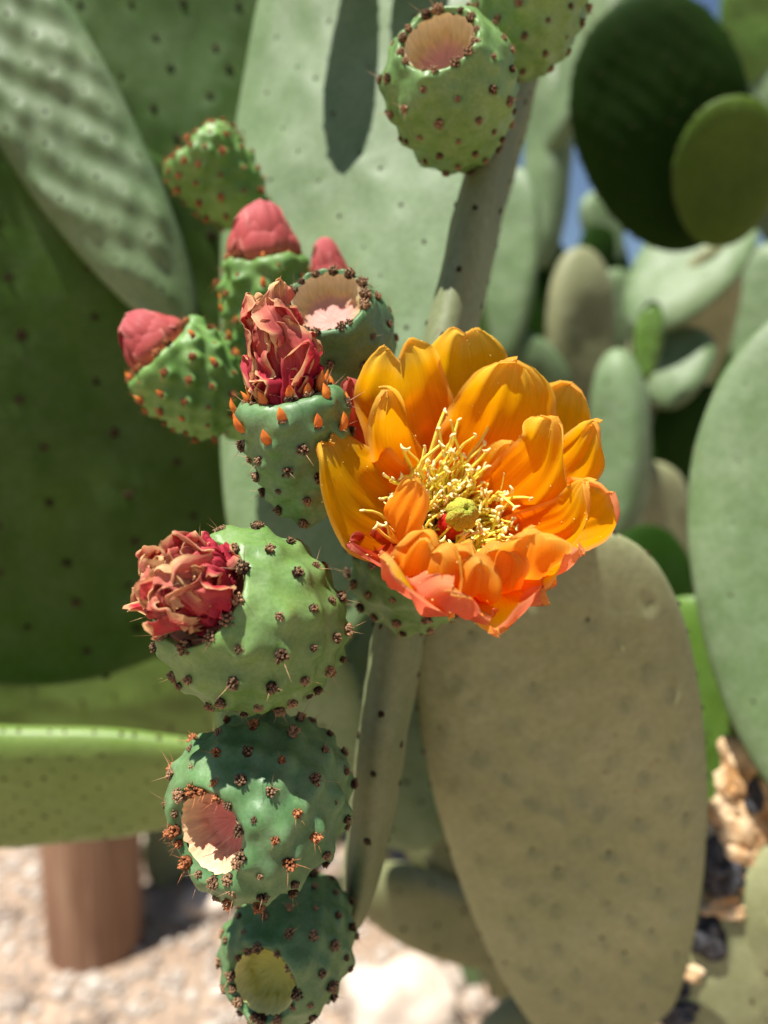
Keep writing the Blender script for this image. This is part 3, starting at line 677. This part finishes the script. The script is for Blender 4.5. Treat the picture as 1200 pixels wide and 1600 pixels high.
# ------------------------------------------------------------------ fruits
def fruit_body(root, base, axis, H, R, rc, mat, seed, n_ar=52, tub=.0013, dip=.0016, ar=.0021, cup_mat=None, cup_d=.010,
               tufts=None, rim_rows=12, scales=0.0, name='skin', prof=None, nu=110, nv=80, squash=1.0, scale_from=.8, scale_size=.0055, dense_top=0.0, ar_min=.05):
    """revolved body with tubercles; returns (frame, top centre). Areoles are children of the skin."""
    rng = random.Random(seed)
    e1, e2, a = frame_from(axis, Vector((.3, -.2, 1)) if abs(axis.z) < .9 else Vector((1, 0, 0)))
    prof = prof or [(.14, 0), (.42, .05), (.72, .2), (.93, .42), (1.0, .64), (.95, .80), (.80, .925), (max(.62, rc / R * 1.12), .985), (rc / R, 1.0)]
    pr = crom(prof, nv)
    A, E1, E2 = npv(a), npv(e1), npv(e2); B = npv(Vector(base))
    wob = lambda an, t: 1 + .035 * nz(math.cos(an) * 1.1 + seed, math.sin(an) * 1.1, t * 1.5 + seed)
    def pos(an, k):
        k = min(max(k, 0), nv - 1); i = int(k); f = k - i
        q = pr[i] if f == 0 or i >= nv - 1 else pr[i] * (1 - f) + pr[i + 1] * f
        r = q[0] * R * wob(an, q[1])
        return B + A * (q[1] * H) + (E1 * math.cos(an) + E2 * math.sin(an) * squash) * r
    # areole places: equal-area spiral along the profile
    seg = np.hypot(np.diff(pr[:, 0]) * R, np.diff(pr[:, 1]) * H); ring = (pr[:-1, 0] + pr[1:, 0]) / 2
    zz = (pr[:-1, 1] + pr[1:, 1]) / 2
    area = np.cumsum(seg * ring * (1 + dense_top * np.clip((zz - .7) / .3, 0, 1))); area /= area[-1]
    ars = []
    for i in range(n_ar):
        u = ar_min + (.93 - ar_min) * (i + .5) / n_ar; k = float(np.interp(u, area, np.arange(1, nv))); ars.append((i * 2.39996 + seed, k))
    for i in range(rim_rows): ars.append((i * 2 * math.pi / rim_rows + rng.uniform(-.15, .15), nv - 3.0 - rng.uniform(0, 2.5)))
    def normal(an, k):
        p0, p1 = pos(an, k - 1), pos(an, k + 1); q0, q1 = pos(an - .03, k), pos(an + .03, k)
        n = np.cross(q1 - q0, p1 - p0); return n / (np.linalg.norm(n) + 1e-12)
    AP = np.array([pos(x, k) for x, k in ars]); AN = np.array([normal(x, k) for x, k in ars])
    c0 = B + A * H * .5
    sgn = np.sign(((AP - c0) * AN).sum(1)).mean(); AN = AN * (1 if sgn > 0 else -1)
    vs = []; nn = []
    for k in range(nv):
        for j in range(nu):
            an = j * 2 * math.pi / nu; vs.append(pos(an, k)); nn.append(normal(an, k))
    vs = np.array(vs); nn = np.array(nn) * (1 if sgn > 0 else -1)
    d2 = ((vs[:, None, :] - AP[None]) ** 2).sum(2)
    sp = math.sqrt(2 * math.pi * R * H * .95 / max(1, n_ar)) 
    up = ((vs[:, None, :] - (AP - A * sp * .12)[None]) ** 2).sum(2)
    bump = 1.25 * tub * np.exp(-up / (sp * .31) ** 2).sum(1) - dip * np.exp(-d2 / (ar * 1.15) ** 2).sum(1)
    fade = np.clip(np.repeat(1 - np.arange(nv) / (nv - 1), nu) * 14, 0, 1)
    fine = np.array([.0011 * nz(p[0] * 60 + seed, p[1] * 60, p[2] * 60) + .0007 * nz(p[0] * 170, p[1] * 170 + seed, p[2] * 170) for p in vs])
    vs = vs + nn * ((bump + fine) * fade)[:, None]
    fs = []
    for k in range(nv - 1):
        for j in range(nu): fs.append((k * nu + j, k * nu + (j + 1) % nu, (k + 1) * nu + (j + 1) % nu, (k + 1) * nu + j)[::(1 if sgn > 0 else -1)])
    o = world_part(name, vs, fs, mat, root, origin=Vector(base))
    rimv = vs[(nv - 1) * nu:]
    top = Vector(B + A * H)
    if cup_mat:
        n2 = 22; cv = []; cf = []; cu = []
        for k in range(n2):
            s = k / (n2 - 1)
            rr = 1.0 if k == 0 else (1 - s ** 2.2 * .999) * (1 - .10 * math.sin(math.pi * min(1, s * 1.6)) * (s < .63))
            dz = cup_d * (1 - (1 - s) ** 1.9)
            for j in range(nu):
                ctr = npv(top); off = rimv[j] - ctr
                p = ctr + off * rr - A * dz + (E1 * nz(j * .3, s * 4, seed) + E2 * nz(s * 4, j * .3, seed)) * .0009 * math.sin(math.pi * s)
                if k == 0: p = rimv[j] + A * .0006 * nz(j * .35, 2, seed) * 2
                cv.append(p); cu.append((s, j / nu))
        for k in range(n2 - 1):
            for j in range(nu): cf.append((k * nu + j, (k + 1) * nu + j, (k + 1) * nu + (j + 1) % nu, k * nu + (j + 1) % nu))
        world_part('cup', cv, cf, cup_mat, root, np.array(cu))
    tf = tufts or TUFT
    base_w = world_loc(o)
    for i in range(len(ars)):
        n = Vector(AN[i]); p = Vector(AP[i]) + n * (tub * .75 - dip * .62) - base_w
        rot = n.to_track_quat('Z', 'Y') @ Quaternion((0, 0, 1), rng.uniform(0, 6.28))
        near_rim = i >= n_ar
        s = ar * 1.1 * rng.uniform(.62, 1.25) * (1.12 if near_rim else 1)
        link('areole', rng.choice(tf), o, p, rot, s)
        hgt = pr[int(ars[i][1])][1]
        if rng.random() < (scales if hgt > scale_from else 0):
            out = (n - a * n.dot(a)); out = out.normalized() if out.length > 1e-5 else e1
            zdir = (a * .75 + n * .45).normalized(); xdir = (n - zdir * n.dot(zdir)).normalized(); ydir = zdir.cross(xdir)
            mt = Matrix((xdir, ydir, zdir)).transposed()
            link('scale_leaf', SCALE, o, p + n * ar * .25 - zdir * ar * .6, mt.to_quaternion(), scale_size * rng.uniform(.8, 1.25))
    return (e1, e2, a), top

def fruit(label, base, axis, H, R, rc, mat, seed, name='prickly_pear_fruit', cat='fruit', **kw):
    r = tag(empty(name, base), label, cat, kw.pop('group', 'fruits of the cactus'))
    fr, top = fruit_body(r, base, axis, H, R, rc, M[mat], seed, **kw)
    return r, fr, top

# withered flower in the hollow of a fruit
def withered(root, fr, top, R, H, n, seed, shape, sink=.004, tight=1.0):
    e1, e2, a = fr; rng = random.Random(seed)
    wf = empty('withered_flower', top - world_loc(root)); wf.parent = root
    for i in range(n):
        ph = i * 2.39996 + rng.uniform(-.3, .3); lay = i / n
        d = e1 * math.cos(ph) + e2 * math.sin(ph)
        side = e1 * -math.sin(ph) + e2 * math.cos(ph)
        k = .55 + .45 * (1 - lay)
        h = H * rng.uniform(.72, 1.08) * (1.0 if lay > .3 else .8)
        pts = []
        for (rr, hh) in shape:
            pts.append(npv(top + d * (rr * R * k * tight * rng.uniform(.85, 1.15)) + a * (hh * h - sink) + side * R * rng.uniform(-.22, .22) * hh))
        v, f, uv = petal_geo(pts, R * rng.uniform(1.2, 1.9), top + a * (H * .6), rng.uniform(-.35, .35), cup=rng.uniform(.2, .7), ruffle=R * .22, seed=seed + i * 3.7,
                             crumple=R * .17, wrinkle=R * .22, nu=44, nv=40, ragged=.14, notch=rng.uniform(0, .1), base_w=.55, wide=.55)
        world_part('petal', v, f, M['petal_dry'], wf, uv)
    return wf

# bud of closed pink petals
def bud_cap(root, fr, top, R, H, seed, n=11, mat=None):
    e1, e2, a = fr; rng = random.Random(seed)
    cap = empty('bud_cap', top - world_loc(root)); cap.parent = root
    for i in range(n):
        ph = i * 2.39996; lay = i / (n - 1)          # outer ones first
        d = e1 * math.cos(ph) + e2 * math.sin(ph); hh = H * (.66 + .36 * lay); k = 1.10 - .20 * lay
        pts = [npv(top + d * (r * R * k) + a * (z * hh)) for r, z in ((.80, -.12), (1.0, .25), (.82, .66), (.42, .93), (.04, 1.0))]
        v, f, uv = petal_geo(pts, R * 1.15, top + a * (H * .3), 0, cup=.36, ruffle=R * .07, seed=seed + i, nu=22, nv=16, base_w=.75, wide=.45, point=2.0)
        world_part('petal', v, f, mat or M['bud_petal'], cap, uv)
    return cap

def center_base(px, py, d, axis, H, back=.5):
    return V(px, py, d) - axis * (H * back)

# fruit with rosette-like withered flower
ax = D(-.50, .44, .75)
r1, fr1, top1 = fruit('fat green fruit topped by a crumpled crimson withered flower, beside the pad edge', center_base(412, 980, .224, ax, .052), ax, .052, .0242, .0135, 'fruit', 11, n_ar=70, ar=.0018, tub=.0026, cup_mat=M['cup_tan'], cup_d=.006)
withered(r1, fr1, top1, .0124, .0175, 13, 5, [(.55, -.1), (1.0, .25), (1.05, .6), (.75, .9), (.55, 1.0)])
# cup fruits
ax = D(-.52, -.08, .85)
fruit('round green fruit with an open pink hollow and bristly rim, shaded by the fruit above', center_base(422, 1245, .232, ax, .052, .52), ax, .052, .0242, .0112, 'fruit_dark', 12, n_ar=72, ar=.0018, tufts=TUFT + TUFT_R[:2], tub=.0028, cup_mat=M['cup_pink'], cup_d=.0095, rim_rows=15, dense_top=1.5)
ax = D(-.28, -.04, .95)
fruit('lowest dark green fruit with an open yellow hollow, hanging above the gravel', center_base(458, 1470, .262, ax, .050, .55), ax, .050, .0200, .0104, 'fruit_dark', 13, n_ar=66, ar=.0017, tub=.0024, cup_mat=M['cup_yellow'], cup_d=.0095, rim_rows=14, dense_top=1.0)
ax = D(-.26, .30, .90)
fruit('light green fruit with an open tan hollow near the top of the edge-on pad', center_base(708, 160, .275, ax, .050, .50), ax, .050, .0222, .0118, 'fruit', 14, n_ar=62, ar=.0016, tub=.0022, cup_mat=M['cup_tan'], cup_d=.010, rim_rows=14)
ax = D(.15, .80, .45)
fruit('topmost green fruit at the tip of the edge-on pad, its top out of sight', center_base(826, 8, .29, ax, .052, .5), ax, .052, .0212, .0118, 'fruit', 15, n_ar=64, ar=.0016, tub=.0022, cup_mat=M['cup_tan'], cup_d=.014)
ax = D(-.16, .50, .84)
fruit('green fruit with a wide tan hollow squeezed between withered flower and pink buds', center_base(533, 548, .258, ax, .050, .55), ax, .050, .0185, .0122, 'fruit_dark', 16, n_ar=50, ar=.0017, tub=.0012, cup_mat=M['cup_tan'], cup_d=.0085, rim_rows=14)
# fruit with tall withered flower
ax = D(-.17, .92, .34)
prof = [(.16, 0), (.45, .06), (.70, .22), (.88, .45), (.97, .68), (1.0, .86), (.97, .95), (.86, .995), (.72, 1.0)]
r2, fr2, top2 = fruit('slender green fruit with orange scales and a tall crumpled crimson withered flower', V(492, 812, .232), ax, .0375, .0148, .0100, 'fruit_dark', 17, n_ar=46, ar=.0016, tub=.0022, prof=prof, scales=.9, scale_from=.72, cup_mat=M['cup_tan'], cup_d=.004, rim_rows=13)
withered(r2, fr2, top2, .0106, .032, 13, 9, [(.8, -.08), (.98, .18), (.82, .48), (.58, .8), (.35, 1.0)])
# pink buds
bprof = [(.26, 0), (.58, .08), (.82, .26), (.96, .48), (1.0, .68), (.97, .85), (.89, .96), (.76, 1.0)]
def pink_bud(label, basep, ax, H, R, capR, capH, seed, **kw):
    r, fr, top = fruit(label, basep, ax, H, R, R * .78, 'bud', seed, name='cactus_bud', cat='bud', prof=bprof, tufts=TUFT_R, scales=.4, scale_from=.4, scale_size=.0036, group='flower buds', cup_mat=M['cup_tan'], cup_d=.003, **kw)
    if capR: bud_cap(r, fr, top, capR, capH, seed)
    return r, fr, top
pink_bud('green bud with a large glossy pink pointed cap behind the withered flower', V(428, 600, .330), D(-.04, .95, .30), .050, .0170, .0142, .0225, 21, n_ar=52, ar=.0015, tub=.0034)
pink_bud('leaning green bud with a pink domed cap in front of the big dark green pad', V(368, 660, .305), D(-.66, .66, .36), .038, .0185, .0122, .0175, 22, n_ar=60, ar=.0015, tub=.0026)
pink_bud('half hidden bud showing a small pink cap behind the tan hollow fruit', V(545, 565, .335), D(-.20, .93, .25), .030, .0115, .0085, .0215, 23, n_ar=30, ar=.0014, tub=.0012)
pink_bud('small green bud without petals tucked under the glossy pink bud', V(392, 690, .345), D(-.22, .95, .2), .045, .0125, 0, 0, 24, n_ar=36, ar=.0014, tub=.0026)
fruit('blurred green fruit with a ring of rusty bristles in front of the tall dark pad', V(404, 352, .372), D(-.62, .66, .40), .045, .0185, .0115, 'bud', 25, prof=[(.2, 0), (.5, .1), (.78, .32), (.97, .6), (1.0, .8), (.88, .95), (.6, 1.0)], n_ar=70, ar=.0017, tub=.0024, tufts=TUFT_R, cup_mat=M['cup_tan'], cup_d=.004, dense_top=2.5)

# ------------------------------------------------------------------ the open flower
FO = V(690, 838, .238); FA = D(.25, .42, .87); FE1, FE2, _ = frame_from(FA, RT)
flower = tag(empty('cactus_flower', FO - FA * .046), 'large open orange flower with yellow stamens on a green spotted ovary', 'flower')
ov_ax = D(.22, .50, .84)
fruit_body(flower, FO - ov_ax * .047 - FE1 * .003, ov_ax, .044, .0205, .012, M['fruit'], 31, n_ar=44, ar=.0018, tub=.0026, name='ovary', prof=bprof)
FC = FO + FA * .034
petals = [  # tip, mid, width px, options
    ((617, 531, .226), (632, 645, .236), 168, dict(notch=.11, cup=.20, m='petal', ruffle=.0026, point=3.4)),
    ((727, 508, .236), (724, 630, .246), 152, dict(notch=.05, cup=.12, m='petal', ruffle=.002, point=3.2)),
    ((808, 562, .224), (778, 675, .236), 172, dict(cup=.26, m='petal', ruffle=.0026, point=2.8)),
    ((893, 600, .236), (852, 690, .244), 110, dict(cup=.15, m='petal', point=4, ruffle=.002)),
    ((600, 610, .214), (610, 700, .226), 96, dict(cup=.26, m='petal', curl_edge=.5, point=3, ruffle=.002)),
    ((510, 680, .210), (552, 770, .216), 175, dict(cup=.25, m='petal', roll=-.35, notch=.05, ragged=.07, ruffle=.003, point=3)),
    ((545, 592, .230), (560, 690, .236), 76, dict(m='petal_red', cup=.1)),
    ((868, 653, .209), (836, 742, .220), 130, dict(cup=.18, m='petal', ruffle=.0022, point=3)),
    ((934, 660, .219), (888, 735, .230), 96, dict(cup=.16, m='petal', ruffle=.003, point=2)),
    ((957, 770, .221), (905, 805, .230), 120, dict(cup=.2, m='petal_pink', roll=.3, ruffle=.002, point=3)),
    ((921, 752, .203), (880, 825, .212), 92, dict(cup=.35, m='petal', roll=.55, ruffle=.002)),
    ((903, 860, .195), (852, 897, .205), 94, dict(cup=.40, m='petal_pink', roll=.2, ruffle=.003, point=3)),
    ((834, 824, .190), (808, 908, .198), 126, dict(cup=-.10, m='petal', ruffle=.0035, point=4, wide=.72)),
    ((752, 848, .190), (738, 915, .198), 150, dict(cup=-.06, m='petal', notch=.10, ruffle=.0035, point=4.5, wide=.74, ragged=.06)),
    ((655, 750, .197), (616, 825, .202), 84, dict(cup=.40, m='petal', roll=.3, ruffle=.002, point=3)),
    ((688, 842, .187), (664, 912, .195), 136, dict(cup=-.16, m='petal', ruffle=.0035, point=3.5, wide=.7, roll=-.25, notch=.05)),
    ((748, 876, .186), (722, 934, .194), 112, dict(cup=-.14, m='petal', ruffle=.0035, point=3.2, wide=.7, roll=.3)),
    ((598, 866, .187), (638, 934, .194), 140, dict(cup=.25, m='petal_pink', roll=-.3, ruffle=.003, point=2)),
    ((706, 918, .183), (684, 954, .190), 138, dict(cup=.30, m='petal_pink', ruffle=.003, point=3)),
    ((765, 970, .190), (722, 952, .203), 82, dict(cup=.3, m='petal_pink', ruffle=.002, point=2)),
    ((780, 990, .188), (788, 938, .203), 140, dict(cup=.35, m='petal_pink', point=1.5, ruffle=.002)),
    ((546, 848, .209), (592, 872, .217), 90, dict(cup=.3, m='petal_red', point=1.8)),
    ((850, 922, .197), (824, 925, .207), 92, dict(cup=.3, m='petal_pink', ruffle=.003)),
    ((660, 600, .238), (665, 700, .243), 120, dict(cup=.2, m='petal')),
    ((800, 690, .228), (775, 770, .238), 110, dict(cup=.2, m='petal')),
    ((905, 800, .212), (862, 830, .220), 96, dict(cup=.3, m='petal', roll=.3, ruffle=.002)),
]
petal_pts = []
for i, (tp, md, wpx, op) in enumerate(petals):
    op = dict(op); mname = op.pop('m')
    tipv, midv = V(*tp), V(*md)
    dr = midv - FO; dr = (dr - FA * dr.dot(FA)).normalized()
    b0 = FO + dr * .007 - FA * .002
    b1 = FO + dr * .0125 + FA * .004
    v, f, uv = petal_geo([npv(b0), npv(b1), npv(midv), npv(tipv)], wpx * KP * tp[2] * 1.05, FC, seed=i * 2.7 + 1, **{'ruffle': .0012, 'rib': .0006, 'ragged': .045, **op})
    world_part('petal', v, f, M[mname], flower, uv)
    petal_pts.append((v, f))
# pollen dust
rng = random.Random(4); pv = []; pf = []; k = 0
v0, f0 = ICO0
for i in range(420):
    v, f = petal_pts[rng.randrange(len(petal_pts))]; p = v[rng.randrange(len(v) // 3, len(v))] + np.array([rng.uniform(-1, 1) for _ in range(3)]) * .0004
    s = rng.uniform(.00008, .00022); pv.append(v0 * s + p); pf += [(a + k, b + k, c + k) for a, b, c in f0]; k += len(v0)
po = world_part('pollen', np.vstack(pv), pf, M['pollen'], flower); po['kind'] = 'stuff'

# stamens
def stamen_mesh(seed):
    rng = random.Random(seed); n = 8; s = 5; vs = []; fs = []
    bx, by = rng.uniform(-.4, .4), rng.uniform(-.4, .4); kx = rng.uniform(-.1, .1)
    P_ = [(bx * (i / (n - 1)) ** 2 + kx * math.sin(i * 1.3), by * (i / (n - 1)) ** 2 + kx * math.cos(i * 1.1), i / (n - 1)) for i in range(n)]
    for i, p in enumerate(P_):
        w = .034 * (1 - .4 * i / (n - 1))
        for j in range(s): vs.append((p[0] + w * math.cos(j * 1.2566), p[1] + w * math.sin(j * 1.2566), p[2]))
    for i in range(n - 1):
        for j in range(s): fs.append((i * s + j, i * s + (j + 1) % s, (i + 1) * s + (j + 1) % s, (i + 1) * s + j))
    return new_mesh('stamen', vs, fs, M['filament']), Vector(P_[-1])
def anther_mesh(seed):
    v, f = rock_verts(seed, ICO1, .036, .030, .105, .35)
    v[:, 0] += .055 * (v[:, 2] / .105) ** 2
    return new_mesh('anther', v, f, M['anther'])
ST = [stamen_mesh(i) for i in range(8)]; AN_ = [anther_mesh(i) for i in range(4)]
rng = random.Random(12); fl_w = world_loc(flower)
for i in range(285):
    u = (i + .5) / 285; ph = i * 2.39996; rb = .0045 + .0105 * math.sqrt(u)
    d = FE1 * math.cos(ph) + FE2 * math.sin(ph)
    p0 = FO + d * rb + FA * (.001 + .002 * u)
    lean = rng.uniform(-.05, .25) + .55 * u ** 2 * rng.uniform(.4, 1.2)
    dirv = (FA + d * lean + FE1 * rng.gauss(0, .12) + FE2 * rng.gauss(0, .12)).normalized()
    ln = rng.uniform(.012, .0185) + (.006 * rng.random() if u > .6 else 0) + (.006 if (math.sin(ph) > .1 and u > .75 and rng.random() < .5) else 0)
    me, tipl = ST[rng.randrange(8)]
    rot = dirv.to_track_quat('Z', 'Y') @ Quaternion((0, 0, 1), rng.uniform(0, 6.28))
    so = link('stamen', me, flower, p0 - fl_w, rot, ln)
    aq = Quaternion((rng.uniform(-1, 1), rng.uniform(-1, 1), rng.uniform(-.4, .4)), 0); ax_ = Vector((rng.uniform(-1, 1), rng.uniform(-1, 1), 0)).normalized()
    link('anther', rng.choice(AN_), so, tipl, Quaternion(ax_, rng.uniform(.3, 1.5)), .0135 / ln)
# style and stigma
st_tip = V(722, 803, .2155); sd = (st_tip - FO); sl = sd.length; sd.normalize(); q1, q2, _ = frame_from(sd, RT)
vs = []; fs = []; n, s = 16, 18
for i in range(n):
    t = i / (n - 1); w = .0026 + .0014 * math.sin(math.pi * min(1, t * 1.1)) ** 2
    for j in range(s): vs.append(npv(FO + sd * sl * t + (q1 * math.cos(j * 2 * math.pi / s) + q2 * math.sin(j * 2 * math.pi / s)) * w))
for i in range(n - 1):
    for j in range(s): fs.append((i * s + j, i * s + (j + 1) % s, (i + 1) * s + (j + 1) % s, (i + 1) * s + j))
world_part('style', vs, fs, M['style'], flower)
stg = empty('stigma', st_tip - fl_w); stg.parent = flower
v, f = ICO3
for k in range(7):
    ph = k * 2 * math.pi / 7
    d = q1 * math.cos(ph) + q2 * math.sin(ph)
    sdir = q1 * -math.sin(ph) + q2 * math.cos(ph)
    pts = []
    for p in v:
        kk = 1 + .10 * nz(p[0] * 6 + k, p[1] * 6, p[2] * 6) + .05 * nz(p[0] * 17 + k, p[1] * 17, p[2] * 17)
        loc = Vector(p) * kk
        c = st_tip + sd * .0008
        q = c + d * (.0022 + loc.x * .0025 * (1 - .3 * loc.z)) + sdir * (loc.y * .0022) + sd * (loc.z * .0046) - d * (.0009 * max(0, loc.z))
        pts.append(npv(q))
    world_part('lobe', pts, f, M['stigma'], stg)
